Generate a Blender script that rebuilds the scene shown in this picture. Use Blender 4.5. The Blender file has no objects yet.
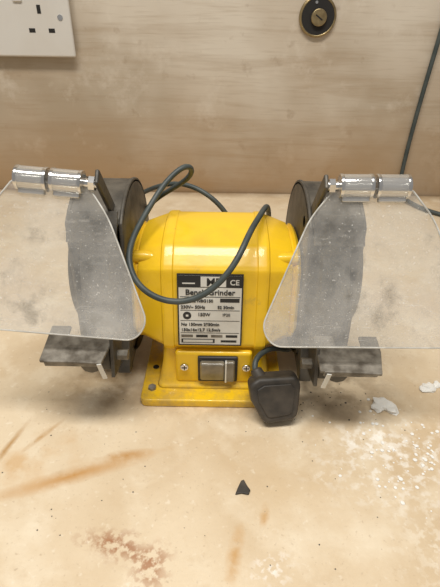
import bpy, bmesh, math, random
from mathutils import Vector, Matrix, noise as mnoise
random.seed(4)
D=bpy.data
scene=bpy.context.scene
try: scene.view_settings.view_transform='Standard'
except Exception: pass

# ---------------------------------------------------------------- materials
def mat(name,col,rough=.5,metal=0,var=0.0,vscale=40,col2=None,bump=0.0,bscale=200,coat=0,lo=.35,hi=.65,spec=None):
    m=D.materials.new(name); m.use_nodes=True
    nt=m.node_tree; b=nt.nodes['Principled BSDF']
    b.inputs['Base Color'].default_value=(*col,1); b.inputs['Roughness'].default_value=rough
    b.inputs['Metallic'].default_value=metal
    if coat: b.inputs['Coat Weight'].default_value=coat
    if spec is not None: b.inputs['Specular IOR Level'].default_value=spec
    tc=nt.nodes.new('ShaderNodeNewGeometry')
    if var>0:
        n=nt.nodes.new('ShaderNodeTexNoise'); n.inputs['Scale'].default_value=vscale; n.inputs['Detail'].default_value=6
        nt.links.new(tc.outputs['Position'],n.inputs['Vector'])
        r=nt.nodes.new('ShaderNodeMapRange'); r.inputs[1].default_value=lo; r.inputs[2].default_value=hi; r.inputs[4].default_value=var
        nt.links.new(n.outputs['Fac'],r.inputs[0])
        mx=nt.nodes.new('ShaderNodeMix'); mx.data_type='RGBA'
        mx.inputs[6].default_value=(*col,1); mx.inputs[7].default_value=(*(col2 or [c*.4 for c in col]),1)
        nt.links.new(r.outputs[0],mx.inputs[0]); nt.links.new(mx.outputs[2],b.inputs['Base Color'])
    if bump>0:
        n=nt.nodes.new('ShaderNodeTexNoise'); n.inputs['Scale'].default_value=bscale; n.inputs['Detail'].default_value=4
        nt.links.new(tc.outputs['Position'],n.inputs['Vector'])
        bp=nt.nodes.new('ShaderNodeBump'); bp.inputs['Strength'].default_value=bump; bp.inputs['Distance'].default_value=.001
        nt.links.new(n.outputs['Fac'],bp.inputs['Height']); nt.links.new(bp.outputs[0],b.inputs['Normal'])
    return m

BLK=mat('black_plastic',(.02,.02,.022),.5)
CORD=mat('cord_rubber',(.035,.048,.048),.5,0,.5,60,(.09,.105,.10))
PLUG=mat('plug_rubber',(.03,.027,.024),.5,0,.7,70,(.09,.075,.06),.3,200)
GUARD=mat('guard_cast_metal',(.045,.042,.037),.5,.3,.8,45,(.15,.135,.11),.4,250)
WHEEL=mat('grinding_stone',(.045,.045,.045),.9,0,.8,120,(.12,.12,.115),.8,500)
STEEL=mat('worn_steel',(.27,.25,.215),.55,.3,.9,110,(.085,.072,.055),.5,300)
CHROME=mat('chrome',(.78,.78,.78),.16,1,.4,90,(.5,.48,.45))
SILV=mat('label_silver',(.70,.70,.66),.4,.1,.35,60,(.5,.47,.42))
INK=mat('label_ink',(.02,.02,.02),.5)
DARK=mat('dark_recess',(.012,.011,.01),.8)
GREYP=mat('switch_grey',(.24,.21,.155),.3,0,.7,90,(.09,.075,.05),coat=.6)
WHITEP=mat('white_plastic',(.60,.58,.54),.35,0,.25,14,(.48,.43,.36))
BRASS=mat('aged_brass',(.42,.33,.18),.35,.9,.6,120,(.15,.11,.06))
DUSTW=mat('white_plaster',(.85,.84,.80),.9,0,0,10,None,.5,400)

def acrylic_mat():
    m=D.materials.new('clear_acrylic'); m.use_nodes=True; nt=m.node_tree; N=nt.nodes; L=nt.links
    for n in list(N): N.remove(n)
    out=N.new('ShaderNodeOutputMaterial')
    tr=N.new('ShaderNodeBsdfTransparent'); tr.inputs[0].default_value=(.85,.85,.83,1)
    df=N.new('ShaderNodeBsdfDiffuse'); df.inputs[0].default_value=(.6,.59,.56,1)
    gl=N.new('ShaderNodeBsdfGlossy'); gl.inputs['Roughness'].default_value=.09; gl.inputs[0].default_value=(.95,.95,.95,1)
    m1=N.new('ShaderNodeMixShader'); m1.inputs[0].default_value=.45; L.new(tr.outputs[0],m1.inputs[1]); L.new(df.outputs[0],m1.inputs[2])
    m2=N.new('ShaderNodeMixShader'); m2.inputs[0].default_value=.45; L.new(m1.outputs[0],m2.inputs[1]); L.new(gl.outputs[0],m2.inputs[2])
    L.new(m2.outputs[0],out.inputs[0]); return m
ACR=acrylic_mat()
EDGE=mat('polished_plastic_edge',(.72,.72,.69),.2,0,.8,90,(.40,.39,.36),coat=.5)

# shield plastic
def shield_mat():
    m=D.materials.new('scratched_clear_plastic'); m.use_nodes=True; nt=m.node_tree; N=nt.nodes; L=nt.links
    for n in list(N): N.remove(n)
    out=N.new('ShaderNodeOutputMaterial'); g=N.new('ShaderNodeNewGeometry')
    tr=N.new('ShaderNodeBsdfTransparent'); tr.inputs[0].default_value=(.96,.96,.95,1)
    df=N.new('ShaderNodeBsdfDiffuse')
    gl=N.new('ShaderNodeBsdfGlossy'); gl.inputs['Roughness'].default_value=.12
    def nz(s,d,r=.55):
        n=N.new('ShaderNodeTexNoise'); n.inputs['Scale'].default_value=s; n.inputs['Detail'].default_value=d; n.inputs['Roughness'].default_value=r
        L.new(g.outputs['Position'],n.inputs['Vector']); return n.outputs['Fac']
    n1=nz(24,7,.65); n2=nz(520,2); n4=nz(48,7,.75)
    mp=N.new('ShaderNodeMapping'); mp.inputs['Rotation'].default_value=(0,.5,.3); mp.inputs['Scale'].default_value=(30,30,500)
    n3=N.new('ShaderNodeTexNoise'); n3.inputs['Scale'].default_value=2
    L.new(g.outputs['Position'],mp.inputs[0]); L.new(mp.outputs[0],n3.inputs['Vector'])
    def mr(src,a,b,c,d):
        r=N.new('ShaderNodeMapRange'); r.inputs[1].default_value=a; r.inputs[2].default_value=b; r.inputs[3].default_value=c; r.inputs[4].default_value=d
        L.new(src,r.inputs[0]); return r.outputs[0]
    def ad(a,b,op='ADD'):
        q=N.new('ShaderNodeMath'); q.operation=op; L.new(a,q.inputs[0]); L.new(b,q.inputs[1]); return q.outputs[0]
    mx=N.new('ShaderNodeMix'); mx.data_type='RGBA'; mx.inputs[6].default_value=(.90,.88,.84,1); mx.inputs[7].default_value=(.38,.36,.32,1)
    L.new(mr(n4,.5,.66,0,1),mx.inputs[0]); L.new(mx.outputs[2],df.inputs[0])
    sp=N.new('ShaderNodeSeparateXYZ'); L.new(g.outputs['Position'],sp.inputs[0])
    lowdust=mr(sp.outputs['Z'],.17,.10,0.0,.09)
    haze=mr(n1,.40,.66,.055,.25); spk=mr(n2,.67,.74,0,.40); scr=mr(n3.outputs['Fac'],.66,.76,0,.18); grime=mr(n4,.54,.72,0,.18)
    f=ad(ad(ad(ad(haze,spk),scr),lowdust),grime)
    m1=N.new('ShaderNodeMixShader'); L.new(f,m1.inputs[0]); L.new(tr.outputs[0],m1.inputs[1]); L.new(df.outputs[0],m1.inputs[2])
    m2=N.new('ShaderNodeMixShader'); m2.inputs[0].default_value=.05; L.new(m1.outputs[0],m2.inputs[1]); L.new(gl.outputs[0],m2.inputs[2])
    L.new(m2.outputs[0],out.inputs[0]); return m
SHIELD=shield_mat()

class NB:
    def __init__(s,name):
        s.m=D.materials.new(name); s.m.use_nodes=True; s.nt=s.m.node_tree; s.N=s.nt.nodes; s.L=s.nt.links
        s.b=s.N['Principled BSDF']; s.g=s.N.new('ShaderNodeNewGeometry')
    def noise(s,scale,detail=5,stretch=None,rough=.55,dist=0):
        n=s.N.new('ShaderNodeTexNoise'); n.inputs['Scale'].default_value=scale; n.inputs['Detail'].default_value=detail; n.inputs['Roughness'].default_value=rough
        n.inputs['Distortion'].default_value=dist
        if stretch:
            mp=s.N.new('ShaderNodeMapping'); mp.inputs['Scale'].default_value=stretch
            s.L.new(s.g.outputs['Position'],mp.inputs[0]); s.L.new(mp.outputs[0],n.inputs['Vector'])
        else: s.L.new(s.g.outputs['Position'],n.inputs['Vector'])
        return n.outputs['Fac']
    def mr(s,src,a,b,c=0,d=1):
        r=s.N.new('ShaderNodeMapRange'); r.inputs[1].default_value=a; r.inputs[2].default_value=b; r.inputs[3].default_value=c; r.inputs[4].default_value=d
        s.L.new(src,r.inputs[0]); return r.outputs[0]
    def math(s,op,a,b):
        q=s.N.new('ShaderNodeMath'); q.operation=op
        for i,v in enumerate((a,b)):
            if isinstance(v,(int,float)): q.inputs[i].default_value=v
            else: s.L.new(v,q.inputs[i])
        return q.outputs[0]
    def mix(s,a,b,f):
        mx=s.N.new('ShaderNodeMix'); mx.data_type='RGBA'
        for i,v in ((6,a),(7,b)):
            if isinstance(v,tuple): mx.inputs[i].default_value=(*v,1)
            else: s.L.new(v,mx.inputs[i])
        if isinstance(f,(int,float)): mx.inputs[0].default_value=f
        else: s.L.new(f,mx.inputs[0])
        return mx.outputs[2]
    def spot(s,loc,size,rot,soft=.3,warp=.0):
        mp=s.N.new('ShaderNodeMapping'); mp.vector_type='TEXTURE'
        mp.inputs['Location'].default_value=loc; mp.inputs['Rotation'].default_value=rot; mp.inputs['Scale'].default_value=size
        s.L.new(s.g.outputs['Position'],mp.inputs[0])
        ln=s.N.new('ShaderNodeVectorMath'); ln.operation='LENGTH'; s.L.new(mp.outputs[0],ln.inputs[0])
        v=ln.outputs['Value']
        if warp: v=s.math('ADD',v,s.math('MULTIPLY',s.math('SUBTRACT',s.noise(60,4),.5),warp))
        return s.mr(v,1.0,soft)

# yellow enamel with scuffs, dust settled near the bench
w=NB('yellow_enamel')
c=w.mix((.86,.545,.012),(.74,.45,.02),w.mr(w.noise(26,5),.45,.7))
c=w.mix(c,(.36,.24,.07),w.mr(w.noise(70,8,None,.75),.60,.78,0,.6))
sep=w.N.new('ShaderNodeSeparateXYZ'); w.L.new(w.g.outputs['Position'],sep.inputs[0])
c=w.mix(c,(.42,.28,.10),w.math('MULTIPLY',w.mr(sep.outputs['Z'],.03,.004),w.mr(w.noise(60,6,None,.7),.42,.62,0,.65)))
w.L.new(c,w.b.inputs['Base Color']); w.b.inputs['Roughness'].default_value=.38; w.b.inputs['Coat Weight'].default_value=.25
bp=w.N.new('ShaderNodeBump'); bp.inputs['Strength'].default_value=.18; bp.inputs['Distance'].default_value=.001
w.L.new(w.noise(150,4),bp.inputs['Height']); w.L.new(bp.outputs[0],w.b.inputs['Normal'])
YEL=w.m

# bench surface
w=NB('worn_chipboard')
c=w.mix((.72,.60,.43),(.60,.465,.30),w.mr(w.noise(9,6),.4,.65))
c=w.mix(c,(.78,.68,.52),w.mr(w.noise(22,6),.5,.72))
c=w.mix(c,(.54,.40,.24),w.mr(w.noise(45,7,None,.7),.55,.75,0,.5))
c=w.mix(c,(.42,.31,.20),w.mr(w.noise(330,3),.62,.76,0,.55))
c=w.mix(c,(.86,.79,.66),w.mr(w.noise(160,3),.62,.74,0,.5))
def stain(loc,size,rot,col,st,ns=90,a=.42,b=.6,soft=.2,warp=1.2):
    global c
    f=w.math('MULTIPLY',w.math('MULTIPLY',w.spot((loc[0],loc[1],0),(size[0],size[1],.5),(0,0,math.radians(rot)),soft,warp),w.mr(w.noise(ns,5),a,b)),st)
    c=w.mix(c,col,f)
stain((-.105,-.071),(.080,.0085),21,(.50,.25,.06),.95,60,.25,.5,.0,.9)
stain((-.072,-.053),(.024,.006),12,(.47,.23,.05),.9,60,.3,.5,.0)
stain((-.15,-.065),(.06,.03),30,(.58,.35,.14),.6,40)
stain((-.163,-.045),(.004,.03),-15,(.42,.23,.07),.9,60,.3,.5)
stain((-.14,-.035),(.003,.024),-35,(.46,.26,.09),.75,60,.3,.5)
stain((-.062,-.123),(.034,.013),-22,(.32,.12,.04),.85,190,.44,.56)
stain((-.04,-.135),(.016,.02),10,(.36,.15,.06),.7,190,.45,.56)
stain((.012,-.128),(.006,.022),-12,(.54,.31,.11),.85,80,.3,.5)
stain((.033,-.099),(.004,.012),-12,(.54,.31,.11),.75,80,.3,.5)
stain((.05,-.07),(.05,.05),0,(.60,.45,.27),.5,30)
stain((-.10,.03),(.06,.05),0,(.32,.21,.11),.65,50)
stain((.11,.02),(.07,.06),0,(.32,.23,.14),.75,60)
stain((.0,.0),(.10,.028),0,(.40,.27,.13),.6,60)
stain((.142,-.055),(.085,.05),12,(.88,.86,.80),.6,150,.50,.62)
stain((.125,-.035),(.045,.02),0,(.93,.92,.87),.65,110,.48,.58)
stain((.035,-.137),(.018,.012),20,(.90,.88,.84),.7,200,.5,.6)
stain((.15,-.12),(.05,.05),20,(.84,.78,.66),.5,120,.5,.58)
stain((.0,.33),(.6,.17),0,(.62,.49,.31),.65,14,.3,.7)
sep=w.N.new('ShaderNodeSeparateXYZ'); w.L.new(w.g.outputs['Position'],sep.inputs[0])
c=w.mix(c,(.22,.14,.07),w.math('MULTIPLY',w.mr(sep.outputs['Y'],.49,.52),w.mr(w.noise(30,5),.3,.6,.4,.85)))  # dark shadow line where bench meets wall, painted into the bench colour
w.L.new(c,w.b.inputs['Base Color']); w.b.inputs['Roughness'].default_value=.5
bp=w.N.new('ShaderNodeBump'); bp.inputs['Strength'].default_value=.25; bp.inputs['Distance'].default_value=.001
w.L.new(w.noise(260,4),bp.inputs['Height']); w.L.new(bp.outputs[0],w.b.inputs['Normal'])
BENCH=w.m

# wall plywood
w=NB('aged_plywood')
c=w.mix((.49,.41,.315),(.38,.31,.225),w.mr(w.noise(5,6,(1,1,.8)),.38,.62))
c=w.mix(c,(.61,.55,.46),w.mr(w.noise(3,4),.5,.7))
c=w.mix(c,(.33,.24,.15),w.mr(w.noise(3.2,7,(1.2,1,14),.6,.6),.48,.70,0,.5))
c=w.mix(c,(.29,.21,.13),w.mr(w.noise(6,6,(3,1,60)),.54,.8,0,.4))
c=w.mix(c,(.67,.61,.52),w.mr(w.noise(14,7,None,.7),.56,.7,0,.45))
c=w.mix(c,(.26,.18,.11),w.mr(w.noise(40,5),.63,.78,0,.55))
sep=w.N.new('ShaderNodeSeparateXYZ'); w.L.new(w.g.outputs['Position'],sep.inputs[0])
low_shade=w.math('MULTIPLY',w.mr(sep.outputs['Z'],.15,.0),w.mr(w.noise(7,5),.3,.6,.5,1))
c=w.mix(c,(.35,.205,.085),w.math('MULTIPLY',low_shade,.88))  # brown junction shadow painted into the plywood colour, deepest at the bench
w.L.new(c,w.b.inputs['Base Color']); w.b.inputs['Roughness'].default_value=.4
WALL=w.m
FLOOR=mat('concrete',(.3,.29,.27),.8,0,.6,6,(.2,.19,.18))
TIMBER=mat('leg_timber',(.5,.36,.22),.6,0,.6,20,(.35,.24,.14))

# ---------------------------------------------------------------- helpers
def empty(name,loc=(0,0,0)):
    o=D.objects.new(name,None); o.location=loc; o.empty_display_size=.02; scene.collection.objects.link(o); return o
def obj(name,me,m,parent=None,smooth=False):
    o=D.objects.new(name,me); scene.collection.objects.link(o)
    if m: me.materials.append(m)
    if parent: o.parent=parent
    if smooth:
        for p in me.polygons: p.use_smooth=True
    return o
def bev(o,wd,seg=3):
    b=o.modifiers.new('b','BEVEL'); b.width=wd; b.segments=seg; b.limit_method='ANGLE'; b.angle_limit=math.radians(35)
    for p in o.data.polygons: p.use_smooth=True
    return o
def wn(o):
    n=o.modifiers.new('wn','WEIGHTED_NORMAL'); return o
def box(name,size,loc,m,parent=None,b=0,rot=(0,0,0),taper=None):
    bm=bmesh.new(); bmesh.ops.create_cube(bm,size=1)
    for v in bm.verts:
        if taper and v.co.z>0: v.co.x*=taper[0]; v.co.y*=taper[1]
        v.co=Vector((v.co.x*size[0],v.co.y*size[1],v.co.z*size[2]))
    me=D.meshes.new(name); bm.to_mesh(me); bm.free()
    o=obj(name,me,m,parent); o.location=loc; o.rotation_euler=rot
    if b: bev(o,b); wn(o)
    return o
def cyl(name,p1,p2,r,m,parent=None,seg=32,b=0,r2=None):
    p1=Vector(p1);p2=Vector(p2); d=p2-p1
    bm=bmesh.new(); bmesh.ops.create_cone(bm,cap_ends=True,segments=seg,radius1=r,radius2=r if r2 is None else r2,depth=d.length)
    me=D.meshes.new(name); bm.to_mesh(me); bm.free()
    o=obj(name,me,m,parent); o.location=(p1+p2)/2; o.rotation_euler=d.to_track_quat('Z','Y').to_euler()
    for p in me.polygons: p.use_smooth=True
    if b: bev(o,b,2)
    else:
        e=o.modifiers.new('e','EDGE_SPLIT'); e.split_angle=math.radians(40)
    if b: wn(o)
    return o
def prism(name,pts,h,m,parent=None,b=0,smooth=False):
    bm=bmesh.new(); vs=[bm.verts.new((x,y,0)) for x,y in pts]; f=bm.faces.new(vs)
    r=bmesh.ops.extrude_face_region(bm,geom=[f])
    for v in r['geom']:
        if isinstance(v,bmesh.types.BMVert): v.co.z+=h
    bmesh.ops.recalc_face_normals(bm,faces=bm.faces)
    me=D.meshes.new(name); bm.to_mesh(me); bm.free(); o=obj(name,me,m,parent)
    if b: bev(o,b); wn(o)
    return o
def curve(name,splines,r,m,parent=None,cyc=False):
    cu=D.curves.new(name,'CURVE'); cu.dimensions='3D'; cu.bevel_depth=r; cu.bevel_resolution=4; cu.resolution_u=10; cu.use_fill_caps=True
    for pts in splines:
        s=cu.splines.new('NURBS'); s.points.add(len(pts)-1); s.order_u=4; s.use_endpoint_u=not cyc; s.use_cyclic_u=cyc
        for p,q in zip(s.points,pts): p.co=(*q,1)
    cu.materials.append(m)
    o=D.objects.new(name,cu); scene.collection.objects.link(o)
    if parent: o.parent=parent
    return o
def catmull(pts,n=6,closed=True):
    out=[];k=len(pts)
    for i in range(k):
        p0,p1,p2,p3=[Vector(pts[(i+j-1)%k]) for j in range(4)]
        for s in range(n):
            t=s/n
            out.append(.5*((2*p1)+(p2-p0)*t+(2*p0-5*p1+4*p2-p3)*t*t+(3*p1-p0-3*p2+p3)*t**3))
    return out

# ---------------------------------------------------------------- room
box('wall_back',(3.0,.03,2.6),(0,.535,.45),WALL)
box('floor',(3.0,3.0,.04),(0,-.9,-.87),FLOOR)
wb=empty('workbench')
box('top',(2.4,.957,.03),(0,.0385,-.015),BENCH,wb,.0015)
for i,(x,y) in enumerate(((-1.1,-.38),(1.1,-.38),(-1.1,.44),(1.1,.44))):
    box('leg_%d'%(i+1),(.07,.07,.82),(x,y,-.44),TIMBER,wb,.004)
box('apron',(2.2,.03,.09),(0,-.39,-.075),TIMBER,wb,.003)

# ---------------------------------------------------------------- bench grinder
G=empty('bench_grinder'); XC=-.004
def rrect(x0,x1,y0,y1,r,n=5):
    pts=[]
    for cx,cy,a0 in ((x1-r,y0+r,-90),(x1-r,y1-r,0),(x0+r,y1-r,90),(x0+r,y0+r,180)):
        for i in range(n+1):
            a=math.radians(a0+90*i/n); pts.append((cx+r*math.cos(a),cy+r*math.sin(a)))
    return pts
prism('base_flange',rrect(-.067,.056,-.002,.155,.006),.008,YEL,G,.0015)
for i,(x,y) in enumerate(((-.058,.012),(-.058,.04),(.047,.012),(-.058,.12),(.047,.12))):
    cyl('bolt_hole_%d'%(i+1),(x,y,.0078),(x,y,.0083),.0028,DARK,G,20)
    if i==0: cyl('bolt_head',(x,y,.008),(x,y,.0105),.0036,STEEL,G,6)
# pedestal
bm=bmesh.new(); lv=[]
for z,x0,x1,y0,y1 in ((.006,-.055,.047,.010,.145),(.010,-.0525,.0445,.015,.142),(.013,-.0515,.0435,.018,.138),(.03,-.049,.041,.022,.135),(.055,-.047,.039,.024,.13),(.075,-.045,.037,.03,.125)):
    lv.append([bm.verts.new((x,y,z)) for x,y in rrect(x0,x1,y0,y1,.006)])
for a,b in zip(lv,lv[1:]):
    for i in range(len(a)): bm.faces.new((a[i],a[(i+1)%len(a)],b[(i+1)%len(a)],b[i]))
bm.faces.new(lv[-1]); bm.faces.new(lv[0][::-1]); me=D.meshes.new('pedestal'); bm.to_mesh(me); bm.free()
o=obj('pedestal',me,YEL,G,True); wn(o)
# motor housing
prof=[(.0225,.045),(.0185,.050),(.0183,.055),(.0215,.075),(.0245,.095),(.0278,.115),(.0300,.1195),(.0335,.1230),(.041,.1295),(.0455,.1325),(.052,.1340),(.066,.1360),(.082,.1370),(.098,.1360),(.113,.133),(.130,.122),(.139,.105),(.142,.088),(.139,.068),(.127,.048),(.105,.038),(.08,.036),(.055,.037),(.032,.040)]
pr=catmull(prof,4)
CY,CZ=.082,.086
st=[(-.0705,.0),(-.0705,.55),(-.0695,.76),(-.067,.81),(-.0655,.815),(-.0645,.79),(-.063,.79),(-.062,.83),(-.052,.90),(-.0435,.955),(-.0425,.985),(-.041,.995),(-.040,1.0),(-.034,1.0),(-.0332,.985),(-.0322,.98)]
st=st+[(-x,s) for x,s in st[::-1]]
bm=bmesh.new(); rings=[]
for x,s in st:
    if s==0: s=.02
    rings.append([bm.verts.new((XC+x,CY+(p[0]-CY)*s,CZ+(p[1]-CZ)*s)) for p in pr])
for a,b in zip(rings,rings[1:]):
    for i in range(len(a)): bm.faces.new((a[i],a[(i+1)%len(a)],b[(i+1)%len(a)],b[i]))
bm.faces.new(rings[0]); bm.faces.new(rings[-1][::-1])
bmesh.ops.recalc_face_normals(bm,faces=bm.faces)
me=D.meshes.new('motor_housing'); bm.to_mesh(me); bm.free()
o=obj('motor_housing',me,YEL,G,True); e=o.modifiers.new('e','EDGE_SPLIT'); e.split_angle=math.radians(30)
for sgn in (-1,1):
    for k in range(5):
        z=.060+k*.011
        box('vent_%s_%d'%('a' if sgn<0 else 'b',k),(.009,.004,.0028),(XC+sgn*.0575,.0325+(z-.060)*.15,z),DARK,G,.001,(0,0,-sgn*.5))
for sgn in (-1,1):
    for z,y in ((.120,.047),(.055,.036)):
        cyl('bell_lug',(XC+sgn*.0665,y,z),(XC+sgn*.044,y-.002,z),.005,YEL,G,20,.001)
        cyl('bell_screw',(XC+sgn*.0675,y,z),(XC+sgn*.065,y,z),.0033,CHROME,G,16)
for sgn in (-1,1): cyl('shaft',(XC+sgn*.065,CY,.090),(XC+sgn*.12,CY,.090),.008,STEEL,G)
# label
th=math.atan2(.060,.0095)
LB=empty('rating_label',(-.0078,.0226,.0845)); LB.parent=G; LB.rotation_euler=(th,0,0)
def lbox(name,x0,x1,y0,y1,z,t,m): return box(name,(x1-x0,y1-y0,t),((x0+x1)/2,(y0+y1)/2,z),m,LB)
lbox('label_border',-.0262,.0262,-.0318,.0318,.0006,.001,INK)
lbox('label_plate',-.0250,.0250,-.0305,.0305,.0010,.0006,SILV)
lbox('logo_band',-.0250,.0250,.0205,.0305,.0013,.0003,INK)
def txt(s,x,y,size,m=INK,al='LEFT',z=.0016,bold=.0):
    cu=D.curves.new('text','FONT'); cu.body=s; cu.size=size; cu.align_x=al; cu.extrude=.0001; cu.offset=bold; cu.materials.append(m)
    o=D.objects.new('label_text',cu); scene.collection.objects.link(o); o.parent=LB; o.location=(x,y,z); return o
lbox('logo_patch',-.0075,.0125,.0212,.0298,.00155,.0002,SILV)
txt('MF',.0026,.0222,.0092,INK,'CENTER',.0018,.0002)
txt('CE',.0155,.0230,.0062,SILV,'LEFT',.0016,.0001)
lbox('tick',-.022,-.012,.0235,.0245,.00155,.0002,SILV)
txt('Bench Grinder',.0,.0142,.0066,INK,'CENTER',bold=.00012)
lbox('line_1',-.024,.024,.0121,.0126,.0013,.0003,INK)
txt('MODEL NBG150',-.0235,.0078,.0036,bold=.0001)
lbox('chip',.008,.0235,.0078,.0112,.0013,.0003,INK)
txt('230V~ 50Hz',-.0235,.0022,.0038,bold=.0001); txt('S2 30min',.006,.0022,.0036,bold=.0001)
lbox('line_2',-.024,.024,.0003,.0007,.0013,.0003,INK)
txt('150W',-.010,-.0045,.0040,bold=.0001); txt('IP20',.010,-.0045,.0036)
cyl('approval_mark',(-.0185,-.0042,.0011),(-.0185,-.0042,.0015),.0034,INK,LB,24)
lbox('mark_core',-.0195,-.0175,-.0050,-.0034,.0016,.0002,SILV)
lbox('line_3',-.024,.024,-.0090,-.0086,.0013,.0003,INK)
txt('No 150mm 2950min',-.0235,-.0133,.0037,bold=.0001)
txt('150x16x12.7 12.5m/s',-.0235,-.0183,.0037,bold=.0001)
lbox('line_4',-.024,.024,-.0201,-.0197,.0013,.0003,INK)
for i in range(4): lbox('cell_%d'%i,-.0235+i*.0122,-.0140+i*.0122,-.0240,-.0217,.0013,.0003,INK if i%2 else STEEL)
lbox('grid',-.0235,.004,-.0292,-.0255,.0013,.0003,INK); lbox('grid_b',-.022,.0025,-.0285,-.0262,.0015,.0003,SILV)
lbox('year',.009,.022,-.0285,-.0265,.0013,.0003,INK)
# switch panel
box('switch_panel',(.066,.008,.034),(-.0045,.0205,.0285),YEL,G,.003)
box('switch_frame',(.034,.004,.0275),(-.001,.0160,.0285),BLK,G,.0015)
box('switch_rocker',(.021,.006,.021),(-.0055,.0135,.0285),GREYP,G,.002,(math.radians(8),0,0))
box('switch_cover',(.008,.006,.022),(.0095,.0135,.0285),GREYP,G,.0015)
box('switch_cover_rim',(.0015,.007,.022),(.0060,.0135,.0285),SILV,G,.0005)
for x in (-.0295,.0235):
    cyl('panel_screw',(x,.0175,.030),(x,.0145,.030),.0036,CHROME,G,24,.0006)
    box('screw_slot_h',(.0048,.0005,.0008),(x,.0144,.030),DARK,G); box('screw_slot_v',(.0008,.0005,.0048),(x,.0144,.030),DARK,G)

# guards, wheels, tool rests
R=.0765; GC=(.086,.0905)
def guard(tag,x0,x1):
    sg=-1 if x0<0 else 1
    E=empty('wheel_guard_'+tag); E.parent=G
    def P(a,r): a=math.radians(a); return (GC[0]-r*math.cos(a),GC[1]+r*math.sin(a))
    angs=[52+i*(360-94)/60 for i in range(61)]
    bm=bmesh.new(); rows=[]
    for a in angs:
        o1=P(a,R); i1=P(a,R-.003)
        rows.append([bm.verts.new((x0,*o1)),bm.verts.new((x1,*o1)),bm.verts.new((x1,*i1)),bm.verts.new((x0,*i1))])
    for p,q in zip(rows,rows[1:]):
        for i in range(4): bm.faces.new((p[i],q[i],q[(i+1)%4],p[(i+1)%4]))
    bm.faces.new(rows[0]); bm.faces.new(rows[-1][::-1]); bmesh.ops.recalc_face_normals(bm,faces=bm.faces)
    me=D.meshes.new('rim'); bm.to_mesh(me); bm.free(); o=obj('rim',me,GUARD,E,True); bev(o,.0008,2); wn(o)
    for nm,xx in (('side_inner',x0 if sg>0 else x1-.003),('side_outer',x1-.003 if sg>0 else x0)):
        bm=bmesh.new(); v=[bm.verts.new((xx,*P(a,R+.0012))) for a in angs]; f=bm.faces.new(v)
        r=bmesh.ops.extrude_face_region(bm,geom=[f])
        for q in r['geom']:
            if isinstance(q,bmesh.types.BMVert): q.co.x+=.003
        bmesh.ops.recalc_face_normals(bm,faces=bm.faces)
        me=D.meshes.new(nm); bm.to_mesh(me); bm.free(); o=obj(nm,me,GUARD,E); bev(o,.001,2)
    xo=x1 if sg>0 else x0
    cyl('cover_dome',(xo,*GC),(xo+sg*.005,*GC),.050,GUARD,E,48,.002,)
    for a in (100,180,260):
        p=P(a,R-.011); cyl('cover_screw',(xo,*p),(xo+sg*.003,*p),.004,CHROME,E,16,.0006)
    xm=(x0+x1)/2
    cyl('wheel',(xm-.011,*GC),(xm+.011,*GC),.070,WHEEL,E,72,.0015)
    for s in (-1,1):
        cyl('wheel_flange',(xm+s*.011,*GC),(xm+s*.014,*GC),.026,STEEL,E,32,.001)
    cyl('spindle_nut',(xm+sg*.014,*GC),(xm+sg*.0175,*GC),.010,STEEL,E,6)
    p=P(50,R+.003)
    box('spark_deflector',(x1-x0-.006,.0022,.024),((x0+x1)/2,p[0]-.001,p[1]),GUARD,E,.0006,(math.radians(-38),0,0))
guard('a',-.119,-.075); guard('b',.067,.111)

def toolrest(tag,xc,z,side):
    E=empty('tool_rest_'+tag); E.parent=G; E.location=(xc,0,z)
    pts=[(-.025,-.031),(.020,-.033),(.024,-.012),(.024,.004),(.010,.004),(.010,-.006),(-.010,-.006),(-.010,.004),(-.025,.004)]
    o=prism('rest_plate',pts,.0028,STEEL,E,.0007); o.rotation_euler=(math.radians(10),0,0)
    box('front_lip',(.040,.0025,.006),(-.002,-.0300,-.0055),STEEL,E,.0008,(math.radians(14),0,0))
    s=side
    box('bracket_arm',(.003,.034,.032),(s*.0245,-.002,-.015),GUARD,E,.0008,(math.radians(-14),0,0))
    box('bracket_foot',(.010,.014,.034),(s*.027,.014,-.030),GUARD,E,.0012,(math.radians(-20),0,0))
    box('bracket_base',(.012,.05,.010),(s*.024,.040,-.046),GUARD,E,.0012,(math.radians(6),0,0))
    cyl('bolt',(s*.020,-.006,-.017),(s*.034,-.006,-.017),.0045,STEEL,E,6)
    box('rest_leg',(.022,.003,.026),(s*.010,-.010,-.014),GUARD,E,.001,(math.radians(-8),0,0))
    cyl('clamp_stud',(s*.008,-.018,-.016),(s*.008,-.004,-.014),.003,STEEL,E,16)
    cyl('clamp_knob',(s*.008,-.022,-.0165),(s*.008,-.016,-.0155),.0075,GUARD,E,8,.0012)
    box('gauge_tab',(.0035,.001,.016),(s*.020,-.0325,-.011),SILV,E,.0003,(math.radians(8),math.radians(-9*s),0))
toolrest('a',-.105,.078,1); toolrest('b',.099,.072,-1)

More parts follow.
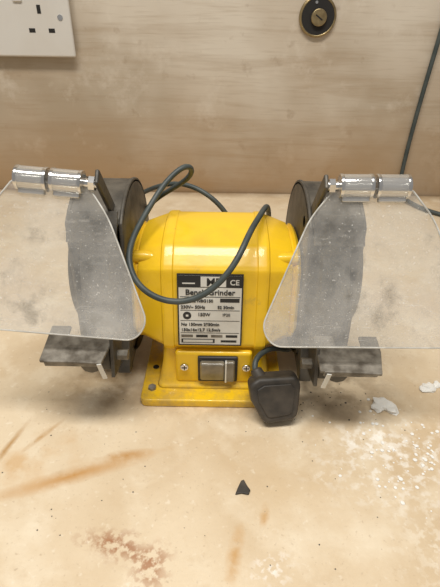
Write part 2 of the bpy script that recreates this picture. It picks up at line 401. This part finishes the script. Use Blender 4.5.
# eye shields
def shield(tag,xc,top,bot,tilt,hw,cw):
    E=empty('eye_shield_'+tag); E.parent=G
    Ht=math.hypot(top[0]-bot[0],top[1]-bot[1])
    th=math.atan2(top[1]-bot[1],top[0]-bot[0])
    E.location=(xc,top[0],top[1]); E.rotation_euler=(Matrix.Rotation(th,4,'X') @ Matrix.Rotation(math.radians(tilt),4,'Z')).to_euler()
    a,b,c_=hw
    def rc(p0,p1,p2,r,n=6):
        p0,p1,p2=map(Vector,(p0,p1,p2)); s=p1+(p0-p1).normalized()*r; e=p1+(p2-p1).normalized()*r
        return [tuple(((1-t)**2)*s+2*(1-t)*t*p1+t*t*e) for t in [i/n for i in range(n+1)]]
    K=[(a,.002),(b,-.018),(c_,-Ht+.014),(c_-.008,-Ht),(-c_+.008,-Ht),(-c_,-Ht+.014),(-b,-.018),(-a,.002)]
    rs=[.003,.010,.008,.008,.008,.008,.010,.003]; pts=[]
    for i in range(len(K)): pts+=rc(K[i-1],K[i],K[(i+1)%len(K)],rs[i])
    o=prism('shield_pane',pts,.0018,SHIELD,E)
    curve('pane_edge',[[(x,y,.0009) for x,y in pts]],.00062,EDGE,E,True)
    for i,(x0,x1) in enumerate(((-cw,-.0010),(.0010,cw))):
        cyl('clamp_roll_%d'%i,(x0,.004,.001),(x1,.004,.001),.0080,ACR,E,32,.0014)
        cyl('clamp_core_%d'%i,(x0+.001,.004,.001),(x1-.001,.004,.001),.0034,CHROME,E,20,.0006)
        for q in (x0+.0014,x1-.0014):
            cyl('clamp_collar',(q-.0013,.004,.001),(q+.0013,.004,.001),.0084,CHROME,E,32,.0005)
        box('clamp_lip_%d'%i,(x1-x0-.004,.004,.0045),((x0+x1)/2,-.005,.0015),ACR,E,.001)
    s=1 if xc<0 else -1
    cyl('pivot_rod',(s*cw,.004,.001),(s*.033,.004,.001),.0032,CHROME,E,16)
    cyl('pivot_nut',(s*.0270,.004,.001),(s*.0310,.004,.001),.0052,CHROME,E,6)
    xr=xc+s*.0335
    A=Vector((xr,top[0]+.001,top[1]+.004)); B=Vector((xr,.062,.146))
    d=B-A
    bx=box('support_arm',(.003,.011,d.length+.012),(A+B)/2,GUARD,G,.0012)
    bx.rotation_euler=(math.atan2(-(d.y),d.z),0,0)
    cyl('arm_bolt',(xr-.004,B.y,B.z),(xr+.004,B.y,B.z),.005,STEEL,G,6)
shield('a',-.1180,(.022,.187),(-.022,.093),-4,(.026,.041,.0730),.0230)
shield('b',.1045,(.022,.186),(-.026,.088),0.5,(.0265,.043,.0755),.0240)

# power cord
c1=[(-.09,.20,.004),(-.088,.18,.06),(-.085,.16,.109),(-.0574,.14,.1378),(-.0314,.12,.158),(-.024,.11,.172),(-.031,.10,.180),(-.0484,.09,.1663),(-.0605,.07,.1497),(-.0695,.045,.1383),(-.0715,.025,.1278),(-.062,.009,.1130),(-.0391,.004,.1025),(-.0149,.004,.107),(.0045,.010,.1231),(.0155,.020,.1390),(.0221,.038,.1480),(.033,.070,.149),(.042,.11,.144),(.05,.16,.10),(.055,.19,.03),(.05,.22,.003),(.0,.24,.003)]
c2=[(-.16,.26,.003),(-.135,.24,.04),(-.1067,.21,.102),(-.0728,.18,.130),(-.0415,.16,.144),(-.0147,.15,.137),(.0098,.14,.117),(.02,.150,.08),(.02,.150,.05)]
curve('power_cord',[c1,c2],.0024,CORD,G)

# plug leaning on the base
PG=empty('power_plug',(.0505,-.0135,.001)); PG.rotation_euler=(math.radians(-22),math.radians(-8),math.radians(6))
pts=[(-.014,.002),(-.010,.0),(.010,.0),(.015,.003),(.021,.030),(.018,.037),(-.012,.040),(-.021,.036),(-.021,.022)]
o=prism('plug_body',pts,.019,PLUG,PG,.005); o.rotation_euler=(math.radians(90),0,0); o.location=(0,.006,.002)
o=prism('plug_face',[(x*.72,.006+y*.70) for x,y in pts],.002,PLUG,PG,.0009); o.rotation_euler=(math.radians(90),0,0); o.location=(0,-.0122,.002)
cyl('cord_grip',(-.010,-.002,.036),(-.013,.001,.046),.0065,PLUG,PG,20,.0015,.0045)
curve('plug_cord',[[(-.013,.001,.043),(-.014,.004,.051),(-.004,.014,.056),(.012,.03,.052),(.03,.07,.03),(.04,.10,.036)]],.0024,CORD,PG)

# ---------------------------------------------------------------- wall fittings
S=empty('double_wall_socket',(-.314,.52,.268))
def sb(n,sx,sz,x,z,dep,m,b=0,y=0): return box(n,(sx,dep,sz),(x,-dep/2-y,z),m,S,b)
sb('backing_box',.170,.098,0,0,.010,WHITEP,.002)
sb('face_plate',.178,.105,0,0,.006,WHITEP,.003,.010)
for i,x in enumerate((-.0445,.0445)):
    sb('slot_earth_%d'%i,.0055,.011,x,.010,.0006,DARK,0,.0158)
    sb('slot_live_%d'%i,.009,.0055,x-.0145,-.017,.0006,DARK,0,.0158)
    sb('slot_neutral_%d'%i,.009,.0055,x+.0145,-.017,.0006,DARK,0,.0158)
    sb('rocker_%d'%i,.013,.022,(.016 if i else -.016),.030,.004,WHITEP,.0015,.015)
    sb('rocker_mark_%d'%i,.005,.002,(.016 if i else -.016),.037,.0006,BRASS,0,.019)
for i,x in enumerate((-.074,.074)):
    cyl('plate_screw_%d'%i,(x,-.016,0),(x,-.0168,0),.004,CHROME,S,20)

K=empty('round_wall_lock',(.138,.52,.274))
def tor(n,R_,r,m,y): 
    pts=[(R_*math.cos(a),y,R_*math.sin(a)) for a in [2*math.pi*i/24 for i in range(24)]]
    curve(n,[pts],r,m,K,True)
cyl('escutcheon',(0,0,0),(0,-.005,0),.0275,BRASS,K,48,.0015)
cyl('recess',(0,-.005,0),(0,-.0056,0),.0245,DARK,K,48)
tor('ring',.0255,.0014,BRASS,-.005)
cyl('lock_barrel',(.001,-.0056,-.001),(.001,-.011,-.001),.0115,BRASS,K,32,.0012)
box('keyway',(.012,.001,.002),(.001,-.0112,-.001),DARK,K,0,(0,.6,0))
cyl('fixing_screw',(-.004,-.0056,.018),(-.004,-.0066,.018),.002,CHROME,K,12)

curve('wall_cable',[[(.345,.514,.75),(.332,.514,.40),(.326,.514,.293),(.3225,.514,.241),(.317,.514,.1705),(.313,.514,.092),(.312,.513,.0367),(.311,.505,.008),(.318,.47,.004),(.36,.40,.004),(.5,.36,.004)]],.0034,CORD)

# ---------------------------------------------------------------- debris
def chip(name,loc,h,m,pts):
    o=prism(name,pts,h,m,None,h*.3); o.location=loc; return o
chip('rubber_scrap',(.0185,-.081,.0002),.0016,PLUG,[(-.0055,-.0045),(-.001,-.0035),(.004,-.0045),(.0055,-.001),(.0035,.002),(.001,.0075),(-.001,.0065),(-.0035,.001)])
def lumps(name,items,m):
    bm=bmesh.new()
    for x,y,r in items:
        k=bmesh.ops.create_icosphere(bm,subdivisions=2,radius=r,matrix=Matrix.Translation((x,y,r*.25)))
        for v in k['verts']:
            n_=mnoise.noise(v.co*260)*.6
            v.co.x+=(v.co.x-x)*n_; v.co.y+=(v.co.y-y)*n_; v.co.z=max(.0002,r*.25+(v.co.z-r*.25)*.45*(1+n_))
    me=D.meshes.new(name); bm.to_mesh(me); bm.free(); return obj(name,me,m)
it=[(.143,.004,.008),(.138,.001,.006),(.149,-.001,.006),(.191,.026,.006),(.186,.024,.004),(.2,.03,.004)]
for i in range(130):
    a=random.gauss(0,1); b=random.gauss(0,1)
    it.append((.150+a*.028,-.045+b*.022,random.uniform(.0004,.0016)))
lumps('plaster_crumbs',it,DUSTW)
it=[]
for i in range(60):
    it.append((random.uniform(-.17,.17),random.uniform(-.14,.03),random.uniform(.0002,.0005)))
for i in range(25):
    it.append((random.gauss(.09,.02),random.gauss(.0,.015),random.uniform(.0003,.0008)))
lumps('grinding_grit',it,GUARD)

# ---------------------------------------------------------------- light
def area(name,loc,rot,sx,sy,e,col):
    l=D.lights.new(name,'AREA'); l.shape='RECTANGLE'; l.size=sx; l.size_y=sy; l.energy=e; l.color=col
    o=D.objects.new(name,l); o.location=loc; o.rotation_euler=rot; scene.collection.objects.link(o)
area('ceiling_light',(-.10,-.28,1.35),(math.radians(8),math.radians(-3),0),1.0,.22,20,(1,.955,.885))
wd=D.worlds.new('World'); scene.world=wd; wd.use_nodes=True
wd.node_tree.nodes['Background'].inputs[0].default_value=(1,.96,.91,1); wd.node_tree.nodes['Background'].inputs[1].default_value=.31

# ---------------------------------------------------------------- camera
cd=D.cameras.new('camera'); cam=D.objects.new('camera',cd); scene.collection.objects.link(cam)
cd.sensor_fit='VERTICAL'; cd.sensor_height=36; cd.lens=28.82; cd.clip_start=.01
cam.matrix_world=Matrix.Translation((0,-.29,.30))@Matrix.Rotation(math.radians(57.5),4,'X')@Matrix.Rotation(math.radians(.9),4,'Z')
scene.camera=cam
